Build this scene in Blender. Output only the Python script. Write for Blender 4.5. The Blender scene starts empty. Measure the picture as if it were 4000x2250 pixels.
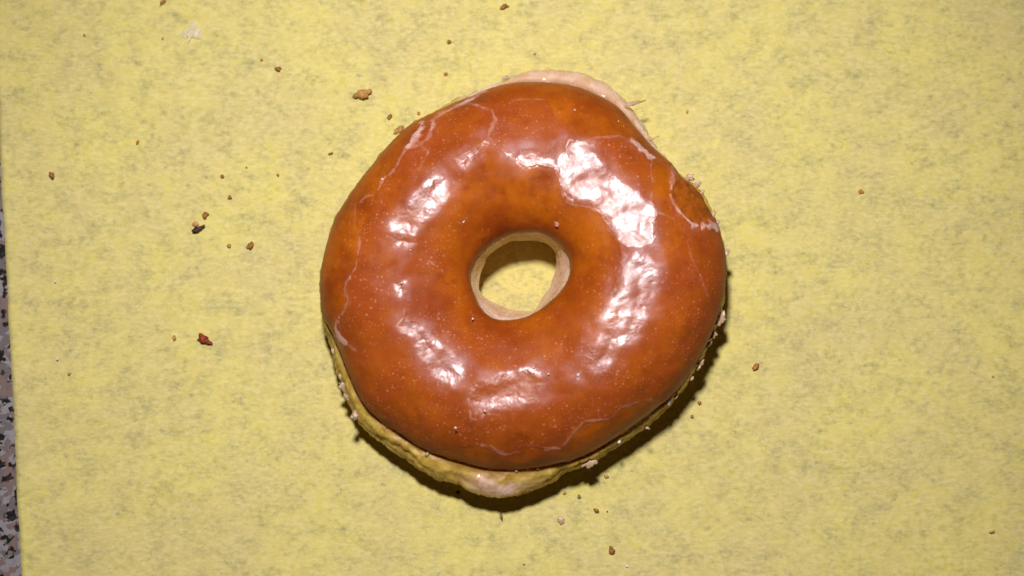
import bpy, math, random
import numpy as np
from mathutils import Vector

random.seed(7)
RNG = np.random.RandomState(11)
scene = bpy.context.scene

# ------------------------------------------------------------------ camera
TILT = math.radians(6.0)
DIST = 0.45
LENS = 64.2
AIM = Vector((0, 0, 0.012))
cam_d = bpy.data.cameras.new('camera')
cam = bpy.data.objects.new('camera', cam_d)
scene.collection.objects.link(cam)
cam.location = AIM + DIST * Vector((0, -math.sin(TILT), math.cos(TILT)))
cam.rotation_euler = (TILT, 0, 0)
cam_d.lens = LENS
cam_d.sensor_width = 36
cam_d.clip_start = 0.01
cam_d.clip_end = 20
cam_d.dof.use_dof = True
cam_d.dof.focus_distance = DIST - 0.006
cam_d.dof.aperture_fstop = 10
scene.camera = cam

# ------------------------------------------------------------------ world and flash
world = bpy.data.worlds.new('World')
scene.world = world
world.use_nodes = True
bg = world.node_tree.nodes['Background']
bg.inputs['Color'].default_value = (1.0, 0.93, 0.85, 1)
bg.inputs['Strength'].default_value = 0.005

def lamp(name, north, west, dist, size, power, color):
    d = bpy.data.lights.new(name, 'SPOT')
    d.shadow_soft_size = size / 2
    d.spot_size = math.radians(64)
    d.spot_blend = 1.0
    d.energy = power
    d.color = color
    o = bpy.data.objects.new(name, d)
    scene.collection.objects.link(o)
    a, b = math.radians(north), math.radians(west)
    v = Vector((-math.tan(b), math.tan(a), 1)).normalized()
    o.location = AIM + dist * v
    o.rotation_euler = v.to_track_quat('Z', 'Y').to_euler()
    return o
lamp('flash', 14.5, 2.5, 0.46, 0.038, 10.4, (1.0, 0.975, 1.0))

scene.view_settings.view_transform = 'Standard'
scene.view_settings.look = 'None'
scene.view_settings.exposure = 0
scene.view_settings.gamma = 1
scene.render.engine = 'CYCLES'

# ------------------------------------------------------------------ helpers
CAM = np.array(cam.location)
ct, st = math.cos(TILT), math.sin(TILT)
def ray(px, py):                       # a point of the photo (4000 x 2250) as a direction
    x = (px - 2000) / 4000 * 36 / LENS
    y = (1125 - py) / 4000 * 36 / LENS
    return np.array([x, y * ct + st, y * st - ct])
def at(px, py, z):
    d = ray(px, py)
    return CAM + d * ((z - CAM[2]) / d[2])
C0 = at(2040, 1085, 0.018)[:2]         # centre of the ring on the counter

def vnoise(p, seed=0):                 # gradient noise, p (n,3)
    r = np.random.RandomState(seed)
    perm = r.permutation(512).astype(np.int64)
    g = r.normal(size=(512, 3)); g /= np.linalg.norm(g, axis=1)[:, None]
    i = np.floor(p).astype(np.int64); f = p - i
    u = f * f * f * (f * (f * 6 - 15) + 10)
    out = 0
    for dx in (0, 1):
        for dy in (0, 1):
            for dz in (0, 1):
                h = perm[(perm[(perm[(i[:, 0] + dx) & 511] + i[:, 1] + dy) & 511] + i[:, 2] + dz) & 511]
                d = f - np.array([dx, dy, dz])
                w = (u[:, 0] if dx else 1 - u[:, 0]) * (u[:, 1] if dy else 1 - u[:, 1]) * (u[:, 2] if dz else 1 - u[:, 2])
                out = out + w * (g[h] * d).sum(1)
    return out * 1.6
def fbm(p, seed=0, octv=4, gain=0.5):
    a, s, o = 1.0, 1.0, 0
    for k in range(octv):
        o = o + a * vnoise(p * s, seed + k); a *= gain; s *= 2.03
    return o

def link(o, parent=None):
    scene.collection.objects.link(o)
    if parent: o.parent = parent
    return o
def tag(o, label=None, cat=None, group=None, kind=None):
    for k, v in (('label', label), ('category', cat), ('group', group), ('kind', kind)):
        if v: o[k] = v
    return o
def mesh_obj(name, verts, faces, mat, parent=None, smooth=True, attrs=None):
    me = bpy.data.meshes.new(name)
    verts = np.asarray(verts, dtype=np.float32); faces = np.asarray(faces, dtype=np.int32)
    if faces.ndim == 2:
        n, k = faces.shape
        me.vertices.add(len(verts)); me.vertices.foreach_set('co', verts.ravel())
        me.loops.add(n * k); me.loops.foreach_set('vertex_index', faces.ravel())
        me.polygons.add(n)
        me.polygons.foreach_set('loop_start', np.arange(0, n * k, k, dtype=np.int32))
    me.update(calc_edges=True); me.validate()
    if smooth: me.polygons.foreach_set('use_smooth', [True] * len(me.polygons))
    for nm, arr in (attrs or {}).items():
        a = me.attributes.new(nm, 'FLOAT_COLOR', 'POINT')
        a.data.foreach_set('color', np.asarray(arr, dtype=np.float32).ravel())
    me.materials.append(mat)
    return link(bpy.data.objects.new(name, me), parent)

class NT:                              # tiny node-tree writer
    def __init__(self, name):
        self.m = bpy.data.materials.new(name); self.m.use_nodes = True
        self.t = self.m.node_tree; self.b = self.t.nodes['Principled BSDF']
    def n(self, typ, **kw):
        nd = self.t.nodes.new(typ)
        for k, v in kw.items():
            if k.startswith('_'): setattr(nd, k[1:], v)
            else: self.put(nd.inputs[k.replace('9', ' ')], v)
        return nd
    def put(self, sock, v):
        if isinstance(v, bpy.types.NodeSocket): self.t.links.new(v, sock)
        else: sock.default_value = v
    def set(self, name, v): self.put(self.b.inputs[name], v)
    def noise(self, vec, scale, detail=4, rough=0.5, dist=0.0, out='Fac'):
        nd = self.n('ShaderNodeTexNoise', Vector=vec, Scale=scale, Detail=detail, Roughness=rough, Distortion=dist)
        return nd.outputs[out]
    def ramp(self, v, lo, hi, a=0.0, b=1.0):
        nd = self.n('ShaderNodeMapRange', Value=v); nd.interpolation_type = 'SMOOTHSTEP'
        for k, x in (('From Min', lo), ('From Max', hi), ('To Min', a), ('To Max', b)): self.put(nd.inputs[k], x)
        return nd.outputs[0]
    def math(self, op, a, b=0.0, c=None):
        nd = self.t.nodes.new('ShaderNodeMath'); nd.operation = op
        self.put(nd.inputs[0], a); self.put(nd.inputs[1], b)
        if c is not None: self.put(nd.inputs[2], c)
        return nd.outputs[0]
    def mix(self, f, a, b):
        nd = self.t.nodes.new('ShaderNodeMix'); nd.data_type = 'RGBA'
        self.put(nd.inputs['Factor'], f)
        for k, v in ((6, a), (7, b)):
            if isinstance(v, tuple): v = (v[0], v[1], v[2], 1)
            self.put(nd.inputs[k], v)
        return nd.outputs[2]
    def coord(self, sc=(1, 1, 1)):
        tc = self.t.nodes.new('ShaderNodeTexCoord')
        mp = self.n('ShaderNodeMapping'); self.put(mp.inputs['Vector'], tc.outputs['Object']); mp.inputs['Scale'].default_value = sc
        return mp.outputs[0]
    def bump(self, h, dist, strength=1.0, prev=None):
        nd = self.n('ShaderNodeBump', Height=h, Distance=dist, Strength=strength)
        if prev: self.put(nd.inputs['Normal'], prev)
        return nd.outputs[0]

# ------------------------------------------------------------------ materials (lengths in metres)
def mat_paper():
    m = NT('yellow_tissue')
    c = m.coord(); cs = m.coord((0.82, 1.0, 1.0)); cf = m.coord((0.45, 1.0, 1.0))
    patch = m.noise(cs, 190, 3, 0.6)
    fine = m.noise(cs, 780, 4, 0.72)
    thread = m.noise(cf, 1300, 4, 0.65)
    s = m.math('ADD', m.math('MULTIPLY', patch, 0.50), m.math('MULTIPLY', fine, 0.62))
    grey = m.ramp(s, 0.47, 0.80, 0, 0.50)
    base = m.mix(m.ramp(m.noise(c, 38, 4, 0.6), 0.36, 0.66), (0.71, 0.59, 0.16), (0.655, 0.53, 0.19))
    base = m.mix(m.ramp(m.noise(cs, 170, 4, 0.6, 0.3), 0.56, 0.74, 0, 0.55), base, (0.70, 0.60, 0.095))
    base = m.mix(m.ramp(m.noise(c, 170, 5, 0.65), 0.44, 0.72, 0, 0.7), base, (0.60, 0.50, 0.16))
    base = m.mix(grey, base, (0.21, 0.205, 0.11))
    dk = m.ramp(m.noise(cs, 700, 4, 0.7), 0.50, 0.74, 0, 1)
    dk = m.math('MULTIPLY', dk, m.ramp(s, 0.50, 0.70, 0, 0.45))
    base = m.mix(dk, base, (0.13, 0.14, 0.085))
    base = m.mix(m.ramp(thread, 0.42, 0.68, 0, 0.35), base, (0.86, 0.76, 0.36))
    m.set('Base Color', base); m.set('Roughness', 0.72); m.set('Specular IOR Level', 0.25)
    m.set('Normal', m.bump(thread, 0.00012, 0.5, m.bump(m.noise(c, 90, 3), 0.0006, 0.3)))
    return m.m
def mat_granite():
    m = NT('granite')
    c = m.coord(); w = m.n('ShaderNodeTexNoise', Vector=c, Scale=330, Detail=4)
    vm = m.n('ShaderNodeVectorMath', _operation='MULTIPLY_ADD'); m.put(vm.inputs[0], w.outputs['Color'])
    vm.inputs[1].default_value = (0.0018,) * 3; m.put(vm.inputs[2], c)
    v = m.n('ShaderNodeTexVoronoi', Vector=vm.outputs[0], Scale=560)
    sp = m.n('ShaderNodeSeparateColor', Color=v.outputs['Color'])
    col = m.mix(m.ramp(sp.outputs[0], 0.44, 0.50), (0.19, 0.155, 0.15), (0.33, 0.295, 0.30))
    col = m.mix(m.ramp(sp.outputs[1], 0.68, 0.72), col, (0.25, 0.165, 0.145))
    v2 = m.n('ShaderNodeTexVoronoi', Vector=vm.outputs[0], Scale=800)
    s2 = m.n('ShaderNodeSeparateColor', Color=v2.outputs['Color'])
    blk = m.math('MULTIPLY', m.ramp(s2.outputs[0], 0.45, 0.55), m.ramp(m.noise(c, 380, 2), 0.48, 0.55))
    col = m.mix(blk, col, (0.02, 0.016, 0.014))
    col = m.mix(m.ramp(m.noise(c, 800, 4), 0.5, 0.75, 0, 0.4), col, (0.16, 0.13, 0.13))
    m.set('Base Color', col); m.set('Roughness', 0.35)
    return m.m
def mat_crust():
    m = NT('glazed_crust')
    c = m.coord()
    at1 = m.n('ShaderNodeAttribute', _attribute_name='glaze_map')
    s1 = m.n('ShaderNodeSeparateColor', Color=at1.outputs['Color'])
    film, edge, scar = s1.outputs[0], s1.outputs[1], s1.outputs[2]
    at2 = m.n('ShaderNodeAttribute', _attribute_name='bake_map')
    s2 = m.n('ShaderNodeSeparateColor', Color=at2.outputs['Color'])
    flank, dry, gloss = s2.outputs[0], s2.outputs[1], s2.outputs[2]
    base = m.mix(m.ramp(m.noise(c, 75, 4, 0.6), 0.35, 0.68), (0.47, 0.112, 0.004), (0.30, 0.055, 0.004))
    base = m.mix(m.ramp(m.noise(c, 85, 3, 0.5), 0.48, 0.72, 0, 0.65), base, (0.24, 0.034, 0.003))
    base = m.mix(m.math('MULTIPLY', film, m.ramp(m.noise(c, 120, 4, 0.6), 0.3, 0.68, 0.3, 0.9)), base, (0.35, 0.064, 0.009))
    base = m.mix(m.math('MULTIPLY', film, m.ramp(m.noise(c, 300, 5, 0.7), 0.5, 0.8, 0.0, 0.4)), base, (0.46, 0.12, 0.045))
    base = m.mix(flank, base, m.mix(m.ramp(m.noise(c, 160, 4), 0.35, 0.65), (0.46, 0.19, 0.03), (0.29, 0.085, 0.008)))
    # little sugar bubbles in the film
    def dots(scale, thr, rad):
        v = m.n('ShaderNodeTexVoronoi', Vector=c, Scale=scale)
        sp = m.n('ShaderNodeSeparateColor', Color=v.outputs['Color'])
        d = m.ramp(v.outputs['Distance'], rad * 0.4, rad, 1, 0)
        return m.math('MULTIPLY', d, m.ramp(sp.outputs[0], thr, thr + 0.1))
    b1 = dots(760, 0.50, 0.30); b2 = dots(1500, 0.45, 0.36)
    bub = m.math('MAXIMUM', m.math('MULTIPLY', b1, 0.5), m.math('MULTIPLY', b2, 0.38))
    bub = m.math('MULTIPLY', bub, m.ramp(m.noise(c, 130, 3), 0.38, 0.6, 0.25, 1.0))
    bub = m.math('MULTIPLY', bub, m.math('MULTIPLY_ADD', film, 0.55, 0.45))
    base = m.mix(bub, base, (0.72, 0.30, 0.16))
    pit = m.math('MULTIPLY', dots(560, 0.78, 0.16), m.ramp(m.noise(c, 100, 2), 0.45, 0.6))
    base = m.mix(m.math('MULTIPLY', pit, 0.7), base, (0.14, 0.02, 0.003))
    base = m.mix(m.ramp(m.noise(c, 340, 5, 0.7), 0.50, 0.74, 0, 0.5), base, (0.24, 0.042, 0.005))
    base = m.mix(scar, base, m.mix(m.ramp(m.noise(c, 420, 5, 0.7), 0.42, 0.6), (0.42, 0.105, 0.006), (0.30, 0.07, 0.006)))
    eg = m.math('MULTIPLY', edge, m.ramp(m.noise(c, 500, 5, 0.7), 0.30, 0.62, 0.45, 1.0))
    base = m.mix(eg, base, m.mix(m.ramp(edge, 0.6, 0.95), (0.68, 0.33, 0.23), (0.76, 0.47, 0.40)))
    m.set('Base Color', base)
    rn = m.noise(c, 260, 5, 0.65)
    r = m.math('MULTIPLY_ADD', film, 0.06, 0.42)
    r = m.math('ADD', r, m.ramp(rn, 0.3, 0.7, -0.05, 0.07))
    r = m.math('ADD', r, m.math('MULTIPLY', dry, 0.25))
    m.set('Roughness', r)
    m.set('Specular IOR Level', m.math('MULTIPLY_ADD', at2.outputs['Alpha'], 0.42, 0.10))
    m.b.inputs['Specular Tint'].default_value = (0.93, 0.90, 1.0, 1)
    m.set('Coat Weight', m.math('MULTIPLY_ADD', gloss, 1.0, 0.0))
    m.set('Coat Roughness', m.ramp(rn, 0.38, 0.62, 0.25, 0.42))
    m.set('Coat IOR', 1.62)
    m.b.inputs['Coat Tint'].default_value = (1, 1, 1, 1)
    m.b.inputs['Subsurface Weight'].default_value = 0.12
    m.b.inputs['Subsurface Radius'].default_value = (1.0, 0.35, 0.1)
    m.b.inputs['Subsurface Scale'].default_value = 0.0015
    bp = m.bump(m.noise(c, 1500, 4, 0.7), 0.00006, m.math('MULTIPLY_ADD', gloss, 0.5, 0.2))
    bp = m.bump(bub, 0.00006, 0.6, bp)
    bp = m.bump(m.noise(c, 520, 4, 0.6), 0.00010, m.math('MULTIPLY_ADD', gloss, 0.28, 0.08), bp)
    m.set('Normal', bp)
    return m.m
def mat_dough():
    m = NT('pale_dough')
    c = m.coord()
    a = m.n('ShaderNodeAttribute', _attribute_name='dough_map')
    s = m.n('ShaderNodeSeparateColor', Color=a.outputs['Color'])
    base = m.mix(m.ramp(m.noise(c, 180, 5, 0.6), 0.35, 0.65), (0.66, 0.45, 0.08), (0.50, 0.30, 0.04))
    base = m.mix(m.ramp(m.noise(m.coord((1, 1, 3)), 500, 4, 0.7), 0.5, 0.72, 0, 0.6), base, (0.62, 0.45, 0.13))
    base = m.mix(s.outputs[0], base, m.mix(m.ramp(m.noise(c, 260, 4), 0.4, 0.62), (0.82, 0.55, 0.40), (0.72, 0.43, 0.26)))
    base = m.mix(s.outputs[1], base, (0.28, 0.10, 0.012))
    m.set('Base Color', base)
    m.set('Roughness', m.ramp(s.outputs[0], 0, 1, 0.5, 0.22)); m.set('Specular IOR Level', 0.5)
    m.b.inputs['Subsurface Weight'].default_value = 0.6
    m.b.inputs['Subsurface Radius'].default_value = (1.0, 0.6, 0.2)
    m.b.inputs['Subsurface Scale'].default_value = 0.005
    m.set('Normal', m.bump(m.noise(c, 900, 4, 0.65), 0.00008, m.math('MULTIPLY_ADD', s.outputs[0], -0.5, 0.7), m.bump(m.noise(c, 260, 3), 0.0002, 0.5)))
    return m.m
def mat_sugar(name, col, rough=0.35, sss=0.3):
    m = NT(name); c = m.coord()
    m.set('Base Color', m.mix(m.noise(c, 900, 3), col, tuple(x * 0.75 for x in col)))
    m.set('Roughness', rough)
    m.b.inputs['Subsurface Weight'].default_value = sss
    m.b.inputs['Subsurface Radius'].default_value = (1, 0.7, 0.5)
    m.b.inputs['Subsurface Scale'].default_value = 0.001
    m.set('Normal', m.bump(m.noise(c, 1800, 3), 0.0001, 0.6))
    return m.m
def mat_crumb(name, col, dark):
    m = NT(name); c = m.coord()
    m.set('Base Color', m.mix(m.ramp(m.noise(c, 1400, 4, 0.7), 0.38, 0.62), col, dark))
    m.set('Roughness', 0.6)
    m.set('Normal', m.bump(m.noise(c, 2600, 3), 0.0001, 0.8))
    return m.m

PAPER, GRANITE, CRUST, DOUGH = mat_paper(), mat_granite(), mat_crust(), mat_dough()
FLAKE = mat_sugar('glaze_sugar', (0.62, 0.42, 0.26))
WHITE = mat_sugar('sugar_or_glint_grain', (0.86, 0.80, 0.80), 0.2, 0.1)
BROWN = mat_crumb('brown_crumb', (0.40, 0.17, 0.02), (0.20, 0.07, 0.008))
TAN = mat_crumb('tan_crumb', (0.55, 0.30, 0.09), (0.38, 0.17, 0.03))
ORANGE = mat_crumb('orange_crumb', (0.52, 0.20, 0.03), (0.36, 0.11, 0.012))
RED = mat_crumb('dark_red_crumb', (0.34, 0.045, 0.006), (0.16, 0.016, 0.004))
DARK = mat_crumb('burnt_crumb', (0.085, 0.03, 0.014), (0.03, 0.010, 0.008))
OLIVE = mat_crumb('olive_crumb', (0.30, 0.22, 0.07), (0.16, 0.11, 0.03))

# ------------------------------------------------------------------ the setting: countertop
def slab(name, x0, x1, y0, y1, z0, z1, mat):
    v = [(x0, y0, z0), (x1, y0, z0), (x1, y1, z0), (x0, y1, z0), (x0, y0, z1), (x1, y0, z1), (x1, y1, z1), (x0, y1, z1)]
    f = [(3, 2, 1, 0), (4, 5, 6, 7), (0, 1, 5, 4), (1, 2, 6, 5), (2, 3, 7, 6), (3, 0, 4, 7)]
    return mesh_obj(name, v, f, mat, smooth=False)
tag(slab('countertop', -0.6, 0.6, -0.45, 0.45, -0.03, -0.0016, GRANITE), kind='structure')

# ------------------------------------------------------------------ yellow paper sheet
def paper():
    pa, pb = at(-3, 480, 0), at(84, 2250, 0)
    d = (pb - pa) / (pb[1] - pa[1])                      # left edge line: x as a function of y
    nx, ny = 260, 220
    ys = np.linspace(-0.17, 0.17, ny); us = np.linspace(0, 1, nx) ** 1.0
    Y, U = np.meshgrid(ys, us, indexing='ij')
    XL = pa[0] + d[0] * (Y - pa[1])
    XL = XL + 0.00010 * np.sin(Y * 160) + 0.00007 * np.sin(Y * 410 + 1)
    X = XL + (0.19 - XL) * U
    p = np.stack([X.ravel() * 14, Y.ravel() * 14, np.zeros(X.size)], 1)
    lift = 0.0007 * np.clip(1 - (X.ravel() - XL.ravel()) / 0.012, 0, 1) ** 2
    Z = -0.0004 + 0.0006 * fbm(p, 5, 3) + lift
    r = np.hypot(X.ravel() - C0[0], Y.ravel() - C0[1])
    Z = np.where(r < 0.055, Z * np.clip((r - 0.045) / 0.01, 0, 1) - 0.00005, Z)
    Z = np.clip(Z, -0.0012, 0.001)
    top = np.stack([X.ravel(), Y.ravel(), Z], 1)
    bot = top - np.array([0, 0, 0.00025])
    idx = np.arange(nx * ny).reshape(ny, nx)
    q = np.stack([idx[:-1, :-1], idx[:-1, 1:], idx[1:, 1:], idx[1:, :-1]], -1).reshape(-1, 4)
    n = nx * ny
    rim = np.concatenate([idx[0, :], idx[1:, -1], idx[-1, -2::-1], idx[-2:0:-1, 0]])
    rn = np.roll(rim, -1)
    side = np.stack([rim, rim + n, rn + n, rn], -1)
    f = np.concatenate([q, q[:, ::-1] + n, side])
    o = mesh_obj('paper_sheet', np.concatenate([top, bot]), f, PAPER)
    tag(o, 'flat yellow mottled tissue paper sheet lying under the doughnut on the granite', 'paper')
paper()

# ------------------------------------------------------------------ contours of the ring (photo coordinates)
SIL = [(1256,1059),(1275,971),(1288,921),(1314,846),(1338,809),(1375,753),(1412,703),(1450,660),(1497,597),(1540,549),(1577,512),(1614,480),(1652,464),(1689,443),(1737,411),(1784,381),(1832,371),(1875,355),(1917,336),(1965,312),(2018,294),(2070,279),(2133,274),(2213,278),(2266,286),(2329,310),(2383,336),(2420,373),(2457,411),(2494,464),(2523,501),(2547,543),(2574,591),(2590,613),(2627,642),(2656,690),(2696,705),(2728,735),(2755,770),(2788,830),(2802,868),(2813,905),(2826,942),(2836,990),(2837,1075),(2829,1162),(2815,1235),(2788,1305),(2758,1368),(2724,1432),(2683,1503),(2635,1559),(2579,1622),(2524,1666),(2444,1721),(2381,1765),(2325,1801),(2262,1829),(2198,1852),(2159,1876),(2079,1916),(2025,1932),(1954,1946),(1883,1936),(1827,1912),(1787,1892),(1708,1868),(1644,1837),(1581,1789),(1517,1749),(1462,1710),(1414,1670),(1390,1638),(1359,1575),(1336,1503),(1311,1440),(1295,1368),(1263,1265),(1252,1162)]
EDGE = [(1257,1059),(1276,971),(1289,921),(1315,846),(1340,809),(1377,753),(1414,703),(1452,660),(1499,597),(1542,551),(1580,514),(1617,484),(1655,470),(1692,450),(1740,425),(1790,402),(1838,386),(1880,368),(1917,355),(1960,342),(2000,334),(2080,330),(2159,332),(2239,344),(2298,365),(2345,389),(2393,416),(2430,448),(2457,480),(2489,517),(2531,570),(2579,612),(2622,648),(2652,697),(2694,728),(2726,762),(2756,800),(2788,860),(2808,912),(2821,955),(2830,1010),(2832,1080),(2822,1160),(2803,1230),(2775,1310),(2738,1380),(2703,1440),(2658,1505),(2608,1560),(2550,1606),(2476,1662),(2381,1725),(2317,1765),(2238,1797),(2159,1815),(2079,1829),(2000,1836),(1950,1836),(1875,1825),(1803,1805),(1724,1781),(1660,1757),(1597,1717),(1541,1678),(1478,1638),(1430,1590),(1398,1535),(1371,1471),(1343,1408),(1319,1344),(1289,1281),(1264,1245),(1253,1162)]
HOLE = [(1836,1068),(1850,1034),(1881,989),(1916,958),(1957,930),(1998,915),(2043,909),(2088,906),(2130,918),(2164,937),(2195,965),(2216,996),(2228,1034),(2226,1068),(2212,1106),(2192,1137),(2157,1172),(2123,1200),(2081,1225),(2043,1241),(1998,1250),(1957,1251),(1923,1243),(1895,1224),(1874,1196),(1857,1158),(1843,1120),(1836,1093)]
NARROW = [(1869,1106),(1878,1075),(1891,1034),(1905,1006),(1923,986),(1954,965),(1985,946),(2026,942),(2067,941),(2112,942),(2140,953),(2161,972),(2171,993),(2173,1027),(2168,1062),(2157,1096),(2136,1137),(2116,1169),(2099,1196),(2086,1219),(2043,1215),(1998,1210),(1964,1198),(1929,1182),(1895,1165),(1881,1148),(1872,1131)]
NT_ = 1200
TH = np.linspace(0, 2 * np.pi, NT_, endpoint=False)
def contour(pts, z, smooth=1):
    w = np.array([at(x, y, z)[:2] for x, y in pts]) - C0
    a = np.arctan2(w[:, 1], w[:, 0]) % (2 * np.pi); r = np.hypot(w[:, 0], w[:, 1])
    o = np.argsort(a); a, r = a[o], r[o]
    R = np.interp(TH, np.concatenate([a - 2 * np.pi, a, a + 2 * np.pi]), np.tile(r, 3))
    k = np.exp(-0.5 * (np.arange(-30, 31) / (4.0 * smooth)) ** 2); k /= k.sum()
    return np.convolve(np.concatenate([R[-30:], R, R[:30]]), k, 'valid')
Z_EDGE, Z_SIL, Z_NAR, Z_HOLE, Z_TOP = 0.0150, 0.0085, 0.0095, 0.0200, 0.0315
R_EDGE, R_SIL = contour(EDGE, Z_EDGE), contour(SIL, Z_SIL)
_c = np.stack([np.cos(TH), np.sin(TH), TH * 0], 1)
RAG = 0.00040 * fbm(_c * 26, 201, 4, 0.6) - 0.0001
R_SIL = R_SIL + 0.00022 * fbm(_c * 34, 211, 4, 0.6)
R_NAR, R_HOLE = contour(NARROW, Z_NAR, .7), contour(HOLE, Z_HOLE)

def arch(s):                            # profile over the ring, s 0 (hole) .. 1 (outside)
    ph = np.pi * s
    c, sn = np.cos(ph), np.sin(ph)
    fr = 0.5 - 0.5 * np.sign(c) * np.abs(c) ** 0.93
    z = np.abs(sn) ** 0.84
    ze = Z_HOLE + (Z_EDGE - Z_HOLE) * fr
    return fr, ze + (Z_TOP - ze) * z
def z_of_frac(fr):
    s = np.linspace(0, 1, 400); f, z = arch(s)
    return np.interp(fr, f, z)
def surf(px, py):                       # where a photo point lies on the ring's top
    z = Z_TOP
    for _ in range(6):
        p = at(px, py, z)[:2] - C0
        i = int((math.atan2(p[1], p[0]) % (2 * np.pi)) / (2 * np.pi) * NT_) % NT_
        fr = (math.hypot(*p) - R_HOLE[i]) / (R_EDGE[i] - R_HOLE[i])
        z = float(z_of_frac(min(max(fr, 0), 1)))
    return at(px, py, z)

# photo crops used while tracing: (x0, y0, scale)
A = (1200, 230, 1.882); B = (2000, 230, 1.882); C = (1200, 900, 1.26); D = (2000, 900, 1.26)
def tr(crop, pts): return np.array([surf(crop[0] + x / crop[2], crop[1] + y / crop[2])[:2] for x, y in pts])
# (crop, points, half width in mm, strength)
CRACKS = [
 (A,[(845,470),(830,530),(790,600),(750,655)],0.75,1.0),
 (A,[(750,655),(700,710),(660,790),(600,850),(545,885),(520,960)],0.24,0.75),
 (A,[(1340,215),(1200,300),(1100,345),(990,405),(935,450),(918,515)],0.62,0.9),
 (A,[(918,515),(880,590),(830,635),(750,655)],0.28,0.75),
 (A,[(830,640),(890,680),(850,760),(820,820)],0.14,0.4),
 (A,[(1190,330),(1290,365),(1360,380),(1385,450),(1345,530),(1330,580)],0.20,0.7),
 (A,[(1330,580),(1290,620),(1190,690),(1090,740)],0.14,0.5),
 (A,[(1340,580),(1400,650),(1500,700),(1600,790),(1640,810),(1694,790)],0.14,0.6),
 (B,[(0,710),(110,800),(180,780),(260,790),(330,810)],0.14,0.6),
 (B,[(330,810),(350,920),(390,1010)],0.16,0.6),
 (B,[(390,1000),(440,1055)],0.50,0.8),
 (B,[(440,1065),(560,1090),(640,1130),(700,1230),(760,1320),(850,1385)],0.16,0.6),
 (B,[(400,650),(430,600),(520,610),(600,580),(700,575),(790,570),(870,600)],0.13,0.55),
 (B,[(880,605),(920,650),(975,690),(1015,730)],0.72,1.2),
 (B,[(1030,745),(1015,800),(1025,900),(1025,1050)],0.12,0.5),
 (B,[(1025,1050),(1080,1130),(1040,1200),(1030,1330)],0.12,0.5),
 (B,[(1180,800),(1175,880),(1160,1000)],0.55,0.8),
 (B,[(1160,1000),(1190,1080),(1260,1160),(1320,1220)],0.38,0.85),
 (B,[(1320,1220),(1400,1240),(1460,1230),(1510,1250)],0.85,1.1),
 (B,[(1440,1190),(1490,1230)],0.6,1.0),
 (B,[(600,580),(610,660),(620,720)],0.10,0.35),
 (B,[(0,300),(120,295),(240,300)],0.12,0.5),
 (B,[(1070,1130),(1190,1180)],0.10,0.4),
 (C,[(260,0),(255,80),(240,180),(195,250),(185,290),(205,340),(185,390),(150,430)],0.16,0.6),
 (C,[(150,430),(138,480),(148,520),(185,555)],0.55,1.0),
 (C,[(185,555),(230,590)],0.15,0.5),
 (C,[(600,150),(665,200)],0.14,0.6),
 (C,[(475,390),(475,430),(440,470),(510,495)],0.14,0.5),
 (C,[(790,830),(805,920),(840,930),(880,900),(920,905)],0.16,0.7),
 (C,[(860,1050),(910,1060),(935,1085),(975,1105)],0.3,0.8),
 (C,[(975,1105),(1050,1090)],0.12,0.4),
 (D,[(690,830),(640,835),(600,845),(530,870),(480,925),(360,940),(300,1000),(240,1075)],0.16,0.75),
 (D,[(690,832),(650,835)],0.3,0.7),
 (D,[(245,1075),(170,1072)],0.34,1.0),
 (D,[(170,1070),(130,1060),(80,1060)],0.12,0.5),
 (D,[(860,60),(880,140),(930,240),(960,320)],0.10,0.3),
 (A,[(380,1050),(430,1010),(490,1000)],0.12,0.5),
 (A,[(345,1060),(345,1240),(380,1290)],0.10,0.3),
 (C,[(440,1045),(470,1060)],0.1,0.4),
]
CLEAR_IN = [(1795,690),(1870,655),(1905,560),(1950,590),(1990,640),(2058,655),(2106,645),(2175,660),(2183,708),(2207,767),(2234,793),(2298,809),(2340,830),(2372,884),(2404,931),(2420,1000),(2370,1080),(2330,1190),(2240,1260),(2100,1310),(1950,1320),(1840,1290),(1780,1200),(1730,1090),(1720,960),(1740,820)]
CLEAR_W = [tuple(x) for x in [(1200,1000),(1500,560),(1640,440),(1640,510),(1570,590),(1520,680),(1480,740),(1440,850),(1406,900),(1400,965),(1390,1043),(1350,1100),(1347,1130),(1362,1170),(1320,1240),(1310,1300),(1370,1365),(1200,1500)]]
CLEAR_N = [(1650,430),(1900,300),(2400,300),(2700,620),(2540,640),(2480,560),(2420,530),(2310,540),(2230,560),(2220,500),(2130,390),(2000,390),(1900,400),(1830,410),(1720,470)]
CLEAR_S = [(2560,1550),(2410,1590),(2381,1640),(2286,1650),(2238,1700),(2190,1755),(2130,1750),(2060,1742),(1980,1770),(1900,1750),(1860,1740),(1700,1760),(1900,1900),(2400,1850),(2640,1600)]
GAP_E = [(2560,630),(2545,660),(2540,720),(2545,790),(2575,830),(2553,870),(2550,950),(2620,980),(2700,930),(2620,850),(2610,720),(2620,650)]
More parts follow.
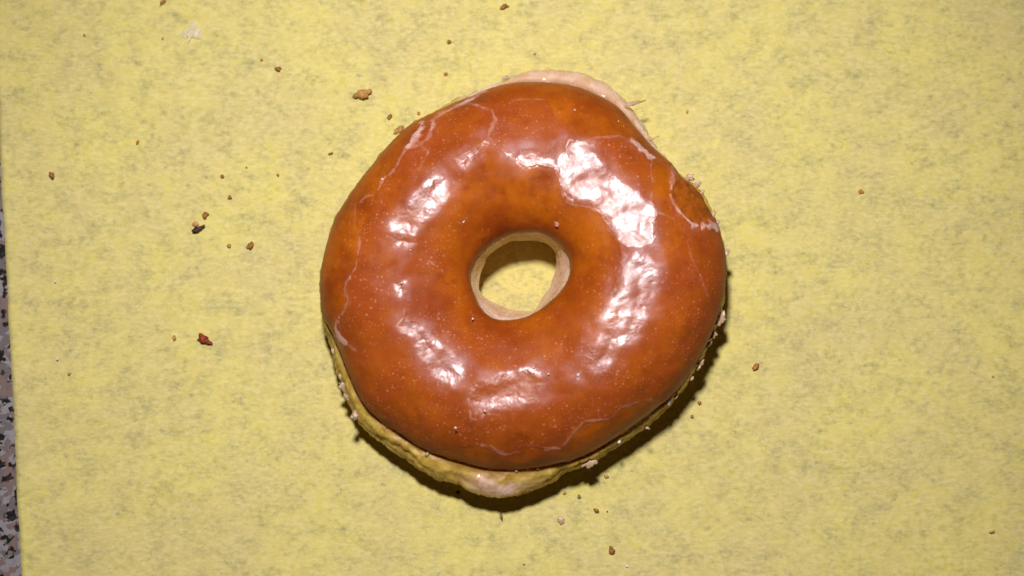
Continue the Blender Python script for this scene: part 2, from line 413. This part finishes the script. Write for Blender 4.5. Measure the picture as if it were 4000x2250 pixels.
GLOSS = [  # polygons in photo coordinates, softness of the border in mm: smooth shiny sugar glaze
 ([(2212,575),(2228,549),(2276,554),(2315,565),(2335,625),(2395,690),(2460,740),(2545,788),(2574,830),(2553,868),(2547,942),(2510,968),(2452,964),(2404,921),(2372,884),(2340,830),(2298,809),(2234,793),(2207,767),(2183,708),(2175,630),(2195,600)], 0.35, 1.0),
 ([(1975,598),(2010,606),(2050,592),(2075,590),(2110,615),(2160,630),(2178,658),(2140,650),(2095,648),(2060,660),(2035,648),(2000,622)], 0.5, 0.9),
 ([(1778,620),(1815,600),(1860,590),(1880,555),(1905,560),(1890,590),(1850,620),(1815,655),(1795,650)], 0.5, 0.45),
 ([(1690,690),(1740,705),(1745,760),(1700,830),(1660,890),(1600,910),(1550,900),(1520,880),(1580,830),(1630,760),(1670,715)], 1.3, 0.9),
 ([(1530,925),(1590,920),(1625,950),(1590,965),(1545,950)], 1.0, 0.6),
 ([(1540,1100),(1578,1100),(1585,1135),(1560,1150),(1545,1125)], 0.8, 0.5),
 ([(1549,1273),(1585,1235),(1595,1265),(1660,1285),(1740,1360),(1790,1410),(1810,1470),(1780,1500),(1725,1490),(1680,1440),(1640,1380),(1610,1310),(1560,1290)], 0.9, 0.95),
 ([(1826,1560),(1850,1510),(1930,1480),(2000,1450),(2060,1430),(2100,1450),(2125,1490),(2110,1560),(2060,1575),(1990,1585),(1900,1615),(1870,1640),(1838,1630)], 0.8, 0.7),
 ([(2440,1010),(2510,1000),(2560,1060),(2545,1150),(2520,1250),(2480,1330),(2420,1350),(2390,1420),(2340,1470),(2285,1430),(2290,1385),(2340,1350),(2360,1290),(2330,1260),(2380,1210),(2395,1130),(2410,1060)], 1.6, 0.95),
 ([(2250,1450),(2268,1448),(2272,1475),(2255,1480)], 0.3, 0.8),
]
def poly_sd(P, poly):                   # signed distance, negative inside
    n = len(poly); d = np.full(len(P), 1e9); ins = np.zeros(len(P), bool)
    for i in range(n):
        a, b = poly[i], poly[(i + 1) % n]
        e = b - a; w = P - a
        t = np.clip((w @ e) / (e @ e), 0, 1)
        d = np.minimum(d, np.hypot(*(w - t[:, None] * e).T))
        c = ((a[1] > P[:, 1]) != (b[1] > P[:, 1])) & (P[:, 0] < (b[0] - a[0]) * (P[:, 1] - a[1]) / (b[1] - a[1] + 1e-15) + a[0])
        ins ^= c
    return np.where(ins, -d, d)
def line_d(P, pts):
    d = np.full(len(P), 1e9)
    for a, b in zip(pts[:-1], pts[1:]):
        e = b - a; w = P - a
        t = np.clip((w @ e) / (e @ e), 0, 1)
        d = np.minimum(d, np.hypot(*(w - t[:, None] * e).T))
    return d
def sstep(x, a, b):
    t = np.clip((x - a) / (b - a), 0, 1); return t * t * (3 - 2 * t)
def spoly(pts): return np.array([surf(x, y)[:2] for x, y in pts])

def grid_faces(nr, nt, flip=False):
    i = np.arange(nr - 1)[:, None] * nt; j = np.arange(nt)[None, :]; j2 = (j + 1) % nt
    f = np.stack([i + j, i + nt + j, i + nt + j2, i + j2], -1).reshape(-1, 4)
    return f[:, ::-1] if flip else f
def normals(V):                         # V (nr, nt, 3)
    dt = np.roll(V, -1, 1) - np.roll(V, 1, 1)
    dr = np.gradient(V, axis=0)
    n = np.cross(dr, dt); n /= np.linalg.norm(n, axis=2)[..., None] + 1e-12
    return n

# ------------------------------------------------------------------ the doughnut
donut = bpy.data.objects.new('doughnut', None); link(donut)
donut.location = (C0[0], C0[1], 0)
tag(donut, 'round glazed orange brown ring doughnut resting on the yellow paper', 'doughnut')
ORG = np.array([C0[0], C0[1], 0])

def build_crust():
    nr = 300
    s = np.linspace(0, 1, nr)
    fr, z = arch(s)
    # the ends tuck under the rim a little
    R = R_HOLE[None, :] + (R_EDGE - R_HOLE)[None, :] * fr[:, None]
    Z = np.repeat(z[:, None], NT_, 1)
    so = np.clip(-np.sin(TH), 0, 1) ** 1.5
    zo = Z_EDGE + (Z_TOP - Z_EDGE) * np.abs(np.sin(np.pi * s)) ** 1.25
    wo = (sstep(s, 0.5, 0.75)[:, None] * so[None, :]) * 0.9
    Z = Z * (1 - wo) + zo[:, None] * wo
    R = R + RAG[None, :] * (sstep(s, 0.955, 0.995)[:, None])
    # height of the ring changes gently round it
    Z += (0.0012 * np.cos(TH - 0.6) + 0.0008 * np.cos(2 * TH + 1.0))[None, :] * np.sin(np.pi * s)[:, None]
    V = np.stack([R * np.cos(TH), R * np.sin(TH), Z], -1)
    N = normals(V)
    P = V.reshape(-1, 3)
    XY = P[:, :2] + C0
    jit = 0.00030 * fbm(P * 800, 31, 4, 0.6) + 0.0003 * fbm(P * 300, 35, 2)
    sd = poly_sd(XY, spoly(CLEAR_IN))
    north = sstep(XY[:, 1] - C0[1], -0.012, 0.006)
    w = 0.0002 + 0.011 * (1 - north * sstep(XY[:, 0] - C0[0], -0.018, -0.004))
    film = np.clip(0.5 + (sd + jit) / (2 * w), 0, 1)
    film = np.minimum(film, 1.0)
    for poly, soft in ((CLEAR_W, 0.0004), (CLEAR_N, 0.0005), (CLEAR_S, 0.0005), (GAP_E, 0.0003)):
        d = poly_sd(XY, spoly(poly)) + jit
        film = np.minimum(film, np.maximum(np.clip(0.5 + d / (2 * soft), 0, 1), 0.12))
    film_s = film * film * (3 - 2 * film)
    edge = np.zeros(len(P))
    wn = np.clip(0.85 + 0.9 * fbm(P * 420, 44, 4, 0.65), 0.05, 2)
    for crop, pts, hw, st_ in CRACKS:
        hw = hw * 1e-3 * (1.35 if hw < 0.3 else 1.1); st_ = st_ * (0.75 if hw < 0.0004 else 1.0)
        d = line_d(XY, tr(crop, pts)) + jit * min(1, hw * 4000) * 0.8
        frost = 0.22 * st_ * np.exp(-np.maximum(d, 0) / (0.0004 + hw)) * np.clip(0.5 + fbm(P * 220, 49, 3), 0, 1.3)
        edge = np.maximum(edge, frost)
        edge = np.maximum(edge, st_ * (0.85 + 0.35 * np.clip(fbm(P * 250, 47, 2), -1, 1)) * (1 - sstep(d, hw * 0.55 * wn, hw * 1.25 * wn + 0.00008)))
    scarp = tr(B, [(1215,905),(1300,930),(1380,1000),(1450,1070),(1510,1170),(1430,1185),(1340,1200),(1250,1140),(1190,1050),(1180,960)])
    scar = 1 - sstep(poly_sd(XY, scarp) + jit, -0.0001, 0.0003)
    edge = np.clip(edge, 0, 1.0) * (1 - 0.8 * scar)
    gloss = np.zeros(len(P)); flat = np.zeros(len(P)); halo = np.zeros(len(P))
    for pts, soft, amt in GLOSS:
        d = poly_sd(XY, spoly(pts)) + jit * 1.2
        gloss = np.maximum(gloss, amt * (1 - sstep(d, -soft * 0.5e-3, soft * 1.0e-3)))
        halo = np.maximum(halo, amt * (1 - sstep(d, 0.0, 0.0045)))
        flat = np.maximum(flat, 1 - sstep(d, -0.0035, 0.0015))
    halo *= 0.25 + 0.75 * film_s
    gloss *= 1 - 0.8 * scar
    # shape: slow lumps, wrinkles in the film, the step at film edges, the scar's dent
    sm = np.repeat((np.sin(np.pi * s) ** 0.7)[:, None], NT_, 1).ravel()
    lump = fbm(P * 62, 3, 3, 0.5)
    h = 0.00065 * lump * sm
    h += 0.00026 * fbm(P * 150, 9, 2) * (0.45 + 0.55 * film_s) * sm * (1 - 0.6 * flat)
    h -= 0.00065 * lump * sm * 0.4 * flat
    h += film_s * 0.000028 * fbm(P * 420, 14, 3, 0.5)
    h += 0.00010 * film_s + 0.00016 * edge - 0.0004 * scar + scar * 0.00008 * fbm(P * 600, 60, 4, 0.6)
    lip = np.repeat((np.exp(-s / 0.02) + np.exp(-(1 - s) / 0.02))[:, None], NT_, 1).ravel()
    h += lip * (0.00002 + 0.00030 * fbm(P * 260, 71, 4, 0.6))
    crest = Z.max(0)[None, :].repeat(nr, 0).ravel() - 0.0004
    h += 0.78 * flat * np.clip(crest - P[:, 2], -0.001, 0.003)
    h += flat * (0.00010 * fbm(P * 210, 21, 3, 0.45))
    V = V + N * h.reshape(nr, NT_, 1)
    ss = np.repeat(s[:, None], NT_, 1).ravel()
    ang = np.repeat(TH[None, :], nr, 0).ravel()
    westness = np.clip(np.cos(ang - np.radians(165)), 0, 1)
    flank = sstep(ss + 0.03 * fbm(P * 120, 80, 3), 0.84, 1.0) * (0.45 + 0.55 * westness)
    flank = np.maximum(flank, 0.7 * (1 - sstep(ss + 0.01 * fbm(P * 200, 81, 2), 0.015, 0.07)))
    dry = np.maximum(edge, scar * 0.6)
    one = np.ones(len(P))
    # roll the crust's lower lip inwards so that it reads as a skin with thickness
    end_o = V[-1] * np.array([0.99, 0.99, 1]) - np.array([0, 0, 0.0003])
    end_i = V[0] * np.array([1.05, 1.05, 1]) - np.array([0, 0, 0.0004])
    V = np.concatenate([end_i[None], V, end_o[None]], 0)
    def pad(a): a = a.reshape(nr, NT_); return np.concatenate([a[:1], a, a[-1:]], 0).ravel()
    film_s, edge, scar, flank, dry, gloss, one, halo = map(pad, (film_s, edge, scar, flank, dry, gloss, one, halo))
    mesh_obj('crust', V.reshape(-1, 3), grid_faces(nr + 2, NT_), CRUST, donut,
             attrs={'glaze_map': np.stack([film_s, edge, scar, one], 1), 'bake_map': np.stack([flank, dry, gloss, halo], 1)})

def build_dough():
    rs, rn, re, rh = R_SIL, R_NAR, R_EDGE + RAG, R_HOLE
    k = np.ones_like(TH)
    north = np.clip(np.cos(TH - np.radians(62)) , 0, 1) ** 3
    keys = [  # (radius, height) round the hidden body, outer rim -> base -> hole
        (re * 0.965, k * (Z_EDGE + 0.0015)), (re * 0.999, k * (Z_EDGE - 0.0001)),
        (np.maximum(rs * 0.5 + re * 0.5, 0), k * 0.0141), (rs - 0.0009, k * 0.0118), (rs, k * Z_SIL), (rs - 0.0005, k * 0.0068),
        (rs - 0.0022, k * 0.0035), (rs - 0.0052, k * 0.0008), (rs - 0.009, k * 0.0002),
        (rn + 0.006, k * 0.0002), (rn + 0.0035, k * 0.0015), (rn + 0.001, k * 0.006), (rn, k * Z_NAR),
        (rn * 0.72 + rh * 0.28, k * 0.0135), (rn * 0.3 + rh * 0.7, k * 0.0178), (rh + 0.0001, k * (Z_HOLE - 0.0002)), (rh + 0.0012, k * (Z_HOLE + 0.0012))]
    Rk = np.array([a for a, b in keys]); Zk = np.array([b for a, b in keys])
    m = len(keys); sub = 12
    Rs, Zs, T = [], [], []
    for i in range(m - 1):
        for u in np.linspace(0, 1, sub, endpoint=False):
            i0, i1, i2, i3 = max(i - 1, 0), i, i + 1, min(i + 2, m - 1)
            w = (-.5*u+u*u-.5*u**3, 1-2.5*u*u+1.5*u**3, .5*u+2*u*u-1.5*u**3, -.5*u*u+.5*u**3)
            Rs.append(w[0]*Rk[i0]+w[1]*Rk[i1]+w[2]*Rk[i2]+w[3]*Rk[i3]); Zs.append(w[0]*Zk[i0]+w[1]*Zk[i1]+w[2]*Zk[i2]+w[3]*Zk[i3]); T.append(i + u)
    Rs.append(Rk[-1]); Zs.append(Zk[-1]); T.append(m - 1)
    R = np.array(Rs); Z = np.maximum(np.array(Zs), 0.00015); T = np.array(T)
    V = np.stack([R * np.cos(TH), R * np.sin(TH), Z], -1); N = normals(V)
    P = V.reshape(-1, 3)
    mask = (sstep(T, 0.9, 1.7) * (1 - sstep(T, 6.0, 7.0)) + sstep(T, 11.3, 12.3) * 0.9 * (1 - sstep(T, 14.8, 15.6)))[:, None] * np.ones((1, NT_))
    mask = mask.ravel()
    south = np.clip(-P[:, 1] / 0.05, 0, 1)
    # folds running round the side: ridged noise stretched along the ring
    ang = np.arctan2(P[:, 1], P[:, 0]); rr = np.hypot(P[:, 0], P[:, 1])
    q = np.stack([np.cos(ang) * 3.5, np.sin(ang) * 3.5, P[:, 2] * 330 + rr * 200], 1)
    ridge = 1 - np.abs(fbm(q, 90, 3)) * 2
    h = mask * (0.0005 * (ridge - 0.5) * (0.2 + 0.9 * south) + 0.00024 * fbm(P * 300, 95, 4, 0.6))
    V = V + N * h.reshape(V.shape[0], NT_, 1)
    V[..., 2] = np.maximum(V[..., 2], 0.0001)
    deg = np.degrees(ang) % 360
    TT = np.repeat(T[:, None], NT_, 1).ravel()
    nz = fbm(P * 150, 97, 3)
    ledge = sstep(deg, 34, 44) * (1 - sstep(deg, 100, 116)) * (TT < 7)
    spot = np.exp(-((deg - 263) / 7.0) ** 2) * sstep(TT + nz * .6, 1.6, 2.2) * (1 - sstep(TT + nz * .6, 3.2, 4.2))
    hole = (TT > 11) * np.clip(1.0 - 0.75 * np.clip(np.cos(np.radians(deg - 95)), 0, 1) + 0.3 * nz, 0.05, 1)  # north hole wall less pale: its shade is put into the colour
    pale = np.clip(np.maximum(np.maximum(ledge, spot * 1.3), hole), 0, 1)
    brown = sstep(nz, 0.25, 0.5) * (TT < 3) * 0.35 * (1 - pale)
    brown = np.maximum(brown, (1 - sstep(TT, 1.3, 1.9)) * 0.6)
    brown = np.maximum(brown, sstep(TT, 14.6, 15.2) * 0.5)
    mesh_obj('dough', V.reshape(-1, 3), grid_faces(V.shape[0], NT_), DOUGH, donut,
             attrs={'dough_map': np.stack([pale, brown, nz * 0, nz * 0 + 1], 1)})
build_crust()
build_dough()

# ------------------------------------------------------------------ flakes and grains stuck to the doughnut
def blob_mesh(rx, ry, rz, seed, rough=0.35, lobes=1):
    import bmesh
    bm = bmesh.new()
    r = random.Random(seed)
    for k in range(lobes):
        g = bmesh.ops.create_icosphere(bm, subdivisions=3, radius=1)
        sc = 1.0 if k == 0 else r.uniform(0.45, 0.7)
        a = r.uniform(0, 6.28)
        off = Vector((0, 0, 0)) if k == 0 else Vector((math.cos(a) * 0.85, math.sin(a) * 0.85, -0.2))
        for v in g['verts']: v.co = v.co * sc + off
    V = np.array([v.co[:] for v in bm.verts])
    F = [[v.index for v in f.verts] for f in bm.faces]
    bm.free()
    n = fbm(V * 1.1 + seed * 7.3, seed % 97, 4, 0.6)
    V = V * (1 + rough * n)[:, None]
    V = np.round(V * 3.2) / 3.2 * 0.25 + V * 0.75          # broken faces
    V = V * np.array([rx, ry, rz])
    return V, F
def flake_mesh(r, seed, thick=0.00022, spiky=0.35, ax=1.6):
    rd = random.Random(seed); n = 22
    pts = []
    for i in range(n):
        a = 2 * math.pi * i / n
        q = r * (1 + spiky * rd.uniform(-1, 1))
        pts.append((q * math.cos(a) * ax ** .5, q * math.sin(a) / ax ** .5))
    V, F = [], []
    for zz, sc in ((thick, 0.93), (thick * .3, 1.0), (-thick, 0.95)):
        V += [(x * sc, y * sc, zz + 0.1 * r * math.sin(x * 3 / r)) for x, y in pts]
    V.append((0, 0, thick * 1.4)); V.append((0, 0, -thick))
    for k in range(2):
        for i in range(n):
            j = (i + 1) % n; b = k * n
            F += [(b + i, b + n + i, b + n + j), (b + i, b + n + j, b + j)]
    for i in range(n):
        j = (i + 1) % n
        F += [(3 * n, i, j), (3 * n + 1, 2 * n + j, 2 * n + i)]
    return V, F
def stuck(name, px, py, z, r, mat, seed, rot=None, kind='flake', ax=1.6, on=False):
    p = np.array(surf(px, py)) + np.array([0, 0, 0.0002]) if on else np.array(at(px, py, z))
    V, F = flake_mesh(r, seed, ax=ax) if kind == 'flake' else blob_mesh(r, r * .8, r * .6, seed, 0.5, 3)
    o = mesh_obj(name, V, F, mat, donut, smooth=(kind != 'flake'))
    o.location = Vector(p - ORG)
    rd = random.Random(seed)
    o.rotation_euler = rot if rot else (rd.uniform(-.5, .5), rd.uniform(-.5, .5), rd.uniform(0, 6.28))
    return o
FL = [(2690,693,.0016,.7),(2722,722,.0015,.8),(2742,752,.001,1.0),(2786,835,.0012,1.2),(2800,872,.0010,1.1),(2822,948,.0009,1.4),(2838,985,.0013,1.5),
      (2820,1236,.0020,1.2),(2806,1262,.0014,1.1),(2788,1306,.0016,1.0),(2768,1345,.0013,1.1),(2736,1420,.0014,.9),(2728,1436,.0010,.6),(2640,1548,.0011,.8),(2612,1575,.0011,.8),
      (2302,1806,.0026,.15),(1338,1512,.0017,2.0),(1352,1550,.0012,2.1),(1330,1470,.0009,2.0),(1300,1370,.0008,1.7),(1322,835,.0010,1.1),(1312,852,.0007,.9),(1266,1240,.0009,1.4),
      (2478,404,.0013,.35),(2550,541,.0006,.3),(1862,1815,.0012,.2),(1975,303,.0011,.3),(2700,1480,.0009,.8)]
for i, (x, y, r, a) in enumerate(FL):
    spike = i in (23, 24)
    stuck('glaze_flake', x, y, 0.0125 if y > 1700 or x < 1400 else 0.0145, r * (1 if spike else 0.62), FLAKE, 300 + i,
          (random.uniform(-.5, .5), random.uniform(-.6, .6), a), ax=6 if spike else 1.6)
for i, (x, y, r) in enumerate([(2667,1484,.00085),(1387,1622,.0009),(2040,1818,.0007),(2015,1832,.0005),(2080,1812,.0006),(2062,1830,.0004),(1990,1822,.0004),(2100,1828,.0004),
                               (2655,1497,.0005),(2612,1568,.0006),(2700,700,.0006),(1668,1775,.0004),(2418,1727,.0004),(2529,1672,.0004),(2075,1912,.0004),(2090,1905,.0003)]):
    stuck('sugar_or_glint_grain', x, y, 0.0155 if y < 1860 else 0.010, r, WHITE if i % 3 == 0 else FLAKE, 400 + i, kind='blob')
for i, (x, y, r) in enumerate([(1809,868,.0005),(1848,1245,.00035),(2571,1217,.0005),(2258,1465,.0006),(1779,1671,.0004),(2415,475,.0004),(2434,494,.0003),(2245,430,.0003),
                               (2160,655,.0006),(1880,583,.0004),(2160,655,.0004),(1494,701,.0005),(2083,1436,.0004),(2142,1462,.0004),(1894,1604,.0004),(2382,968,.0005),(2512,965,.0005),(1603,978,.0003),(1568,1105,.0003)]):
    stuck('sugar_or_glint_grain', x, y, 0, r * 0.6, WHITE, 500 + i, kind='blob', on=True)  # white specks on the glaze, several standing in for glints of light
stuck('glaze_flake', 2181, 866, 0, 0.0010, mat_sugar('pink_glaze_fleck', (0.66, 0.26, 0.16)), 601, (0, 0, 1.2), ax=1.8, on=True)

# ------------------------------------------------------------------ crumbs on the paper (2576 x 1449 coordinates)
CR = [ # x, y, rx, ry, rotation, material, lobes, label
 (410,5,9,5,.6,BROWN,2,'brown two lobed crumb at the top paper edge, left of the pale glaze smear'),
 (1267,17,10,6,.4,BROWN,2,'brown crumb at the top edge of the paper straight above the doughnut'),
 (1130,105,6,5,0,BROWN,1,'small brown crumb alone above the doughnut, between its rim and the top edge'),
 (658,151,4.5,4,0,ORANGE,1,'smaller left one of two neighbouring crumbs right of the glaze smear'),
 (698,174,8,6,-.5,BROWN,2,'larger right one of two neighbouring crumbs right of the glaze smear'),
 (1121,186,5.5,4.5,.3,ORANGE,1,'small orange crumb just above the upper left curve of the doughnut'),
 (911,237,18,13,.2,TAN,3,'largest tan crumb, lumpy, lying up and left of the doughnut'),
 (980,293,8,5.5,.9,BROWN,1,'brown crumb between the largest tan crumb and the doughnut'),
 (1006,325,12,8,.9,TAN,3,'forked tan crumb almost touching the upper left rim of the doughnut'),
 (1053,285,5,4,1.5,ORANGE,1,'tiny orange crumb beside the upper left rim above the forked crumb'),
 (130,441,10,7,-.9,BROWN,1,'oval brown crumb lying alone near the left edge of the paper'),
 (346,358,6,3.5,1.3,ORANGE,1,'thin orange crumb alone in the upper left part of the paper'),
 (832,386,7,3,.2,BROWN,1,'flat thin brown crumb lying left of the doughnut below the largest tan crumb'),
 (620,421,3,2.5,0,ORANGE,1,'tiny orange speck between the two small crumbs in the left row'),
 (559,444,5,5,0,BROWN,1,'small round brown crumb, leftmost of the row of specks'),
 (699,440,4,4,0,ORANGE,1,'small orange crumb, rightmost of the row of specks'),
 (578,497,5.5,5,0,BROWN,1,'round brown crumb above the burnt crumb pair, third in a falling line'),
 (517,541,9,7,.4,BROWN,2,'brown crumb directly above the black burnt crumb'),
 (496,578,16,7.5,.35,DARK,2,'blackish burnt long crumb, darkest one on the paper'),
 (492,563,8,6,0,mat_crumb('pale_orange_crumb',(0.66,0.34,0.14),(0.5,0.22,0.06)),1,'pale orange crumb touching the top of the burnt crumb'),
 (576,618,5.5,5.5,0,TAN,1,'small tan crumb left of a bigger brown one, right of the burnt crumb'),
 (630,619,8.5,8.5,.2,BROWN,3,'ragged brown crumb beside the small tan one, left of the doughnut'),
 (513,854,16,11,-.3,RED,3,'big dark red crumb lying left of the doughnut'),
 (438,850,5,7.5,0,TAN,1,'small tan crumb just left of the big dark red crumb'),
 (2166,483,6.5,6.5,0,ORANGE,1,'round orange brown crumb alone at the far right of the paper'),
 (1902,922,9,7.5,1.0,ORANGE,2,'flat orange crumb right of the doughnut shadow'),
 (1760,1014,5.5,4.5,0,BROWN,2,'small dark brown crumb beside the lower right shadow edge'),
 (1500,1284,7,4.5,-.3,BROWN,2,'brown crumb below the shadow at the lower middle'),
 (1539,1387,8,9,.2,BROWN,3,'lumpy brown crumb nearest the bottom edge of the paper'),
 (1261,1298,4,8,.1,OLIVE,3,'greyish olive crumb straight under the shadow tip below the doughnut'),
 (1457,1249,4.5,5,.2,OLIVE,2,'small olive crumb at the lower edge of the shadow'),
 (1152,1238,6,4.5,.2,DARK,1,'black crumb sitting inside the shadow at the lower left'),
 (1526,1198,6,4.5,.2,TAN,1,'tan crumb just inside the shadow edge at the lower right'),
 (1420,1240,4.5,4.5,.2,TAN,1,'tan crumb just inside the shadow edge under the doughnut'),
 (1528,1287,2,2,0,DARK,1,'tiny black speck right of the brown crumb below the shadow'),
 (409,97,4,3,1.2,TAN,1,'tiny tan speck left of the pale glaze smear'),
 (212,88,3,3,0,OLIVE,1,'tiny olive speck in the top left corner area'),
 (1345,135,3.5,3,0,TAN,1,'tiny tan speck between the top edge and the pale doughnut ledge'),
 (1729,281,3.5,5,0,TAN,1,'faint tan speck right of the pale ledge of the doughnut'),
 (2498,948,3.5,3,0,ORANGE,1,'tiny orange speck near the right edge of the paper'),
 (2495,1338,7,3,.2,TAN,2,'thin pinkish tan flake in the lower right corner area'),
 (1053+914-1000,384,6,6,.2,TAN,1,'tan crumb peeking out beside the left rim of the doughnut'),
 (1741,1048,4,5,.2,OLIVE,1,'faint olive speck below the dark crumb beside the shadow'),
]
MM = 0.2525 / 2576
for i, (x, y, rx, ry, rot, mat, lobes, lab) in enumerate(CR):
    k = 0.93
    V, F = blob_mesh(rx * MM * k, ry * MM * k, (rx + ry) / 2 * MM * 0.6, 50 + i * 13, 0.42 if rx > 5 else 0.3, lobes)
    o = mesh_obj('crumb', V, F, mat, None, smooth=True)
    h = -float(np.min(V[:, 2])) * 0.75
    p = at(x / 0.644, y / 0.644, h - 0.0003)
    o.location = Vector(p); o.rotation_euler = (0, 0, rot)
    tag(o, lab, 'crumb', 'crumbs scattered on the yellow paper')
for i, (x, y, r, lab) in enumerate([(139,708,3,'clear glaze speck near the left paper edge, upper of two'),(144,903,3,'clear glaze speck near the left paper edge, lower of two'),
        (1577,1424,3,'round white glaze speck close to the bottom edge of the paper'),(174,938,5,'pinkish glaze chip near the left paper edge'),
        (1411,1308,9,'thin grey translucent glaze chip lying below the shadow of the doughnut'),(1318,1418,2.5,'tiny glassy speck at the bottom middle of the paper')]):
    V, F = flake_mesh(r * MM, 700 + i, thick=0.0001, ax=1.3)
    o = mesh_obj('glaze_chip', V, F, FLAKE if i in (3, 5, 4) else WHITE, None, smooth=False)
    o.location = Vector(at(x / .644, y / .644, 0.0001)); o.rotation_euler = (0.1, 0.1, i + 1.3)
    tag(o, lab, 'glaze chip', 'glaze chips fallen on the yellow paper')

# the pale glaze smear on the paper
def smear():
    out = [(760,68),(775,95),(790,110),(800,125),(806,155),(795,162),(770,155),(745,150),(733,172),(730,184),(724,170),(735,150),(720,158),(700,150),(694,135),(710,115),(732,105),(740,85)]
    out = np.array([at(x, y, 0.0)[:2] for x, y in out]); c = at(756, 130, 0)[:2]
    n = 96
    w = out - c; seg = np.linspace(0, len(out), n, endpoint=False)
    ring = np.array([w[int(s_)] * (1 - s_ % 1) + w[(int(s_) + 1) % len(out)] * (s_ % 1) for s_ in seg])
    V = []; R = 14
    for k in range(R + 1):
        f = 1 - k / R
        p = ring * f
        h = 0.00022 * (1 - f ** 4) + 0.00018 * fbm(np.c_[p * 1200, np.zeros(n)], 8, 3) * (1 - f ** 6)
        V += [(q[0], q[1], max(0.00004, a)) for q, a in zip(p, h)]
    m = NT('clear_glaze')
    m.set('Base Color', (0.82, 0.70, 0.56, 1)); m.set('Roughness', 0.35)
    m.set('Normal', m.bump(m.noise(m.coord(), 900, 3), 0.0002, 0.6))
    V = np.array(V); fq = np.repeat(1 - np.arange(R + 1) / R, n)
    al = 0.66 * (1 - sstep(fq + 0.12 * fbm(V * 700, 12, 3), 0.45, 0.98)) * (0.8 + 0.4 * fbm(V * 500, 13, 3))
    a = m.n('ShaderNodeAttribute', _attribute_name='cover')
    m.set('Alpha', a.outputs['Fac'])
    o = mesh_obj('glaze_smear', V, grid_faces(R + 1, n), m.m, attrs={'cover': np.stack([al, al, al, al * 0 + 1], 1)})
    o.location = (c[0], c[1], 0.0003)
    tag(o, 'pale translucent sugar glaze smear on the paper at the upper left', 'glaze smear')
smear()
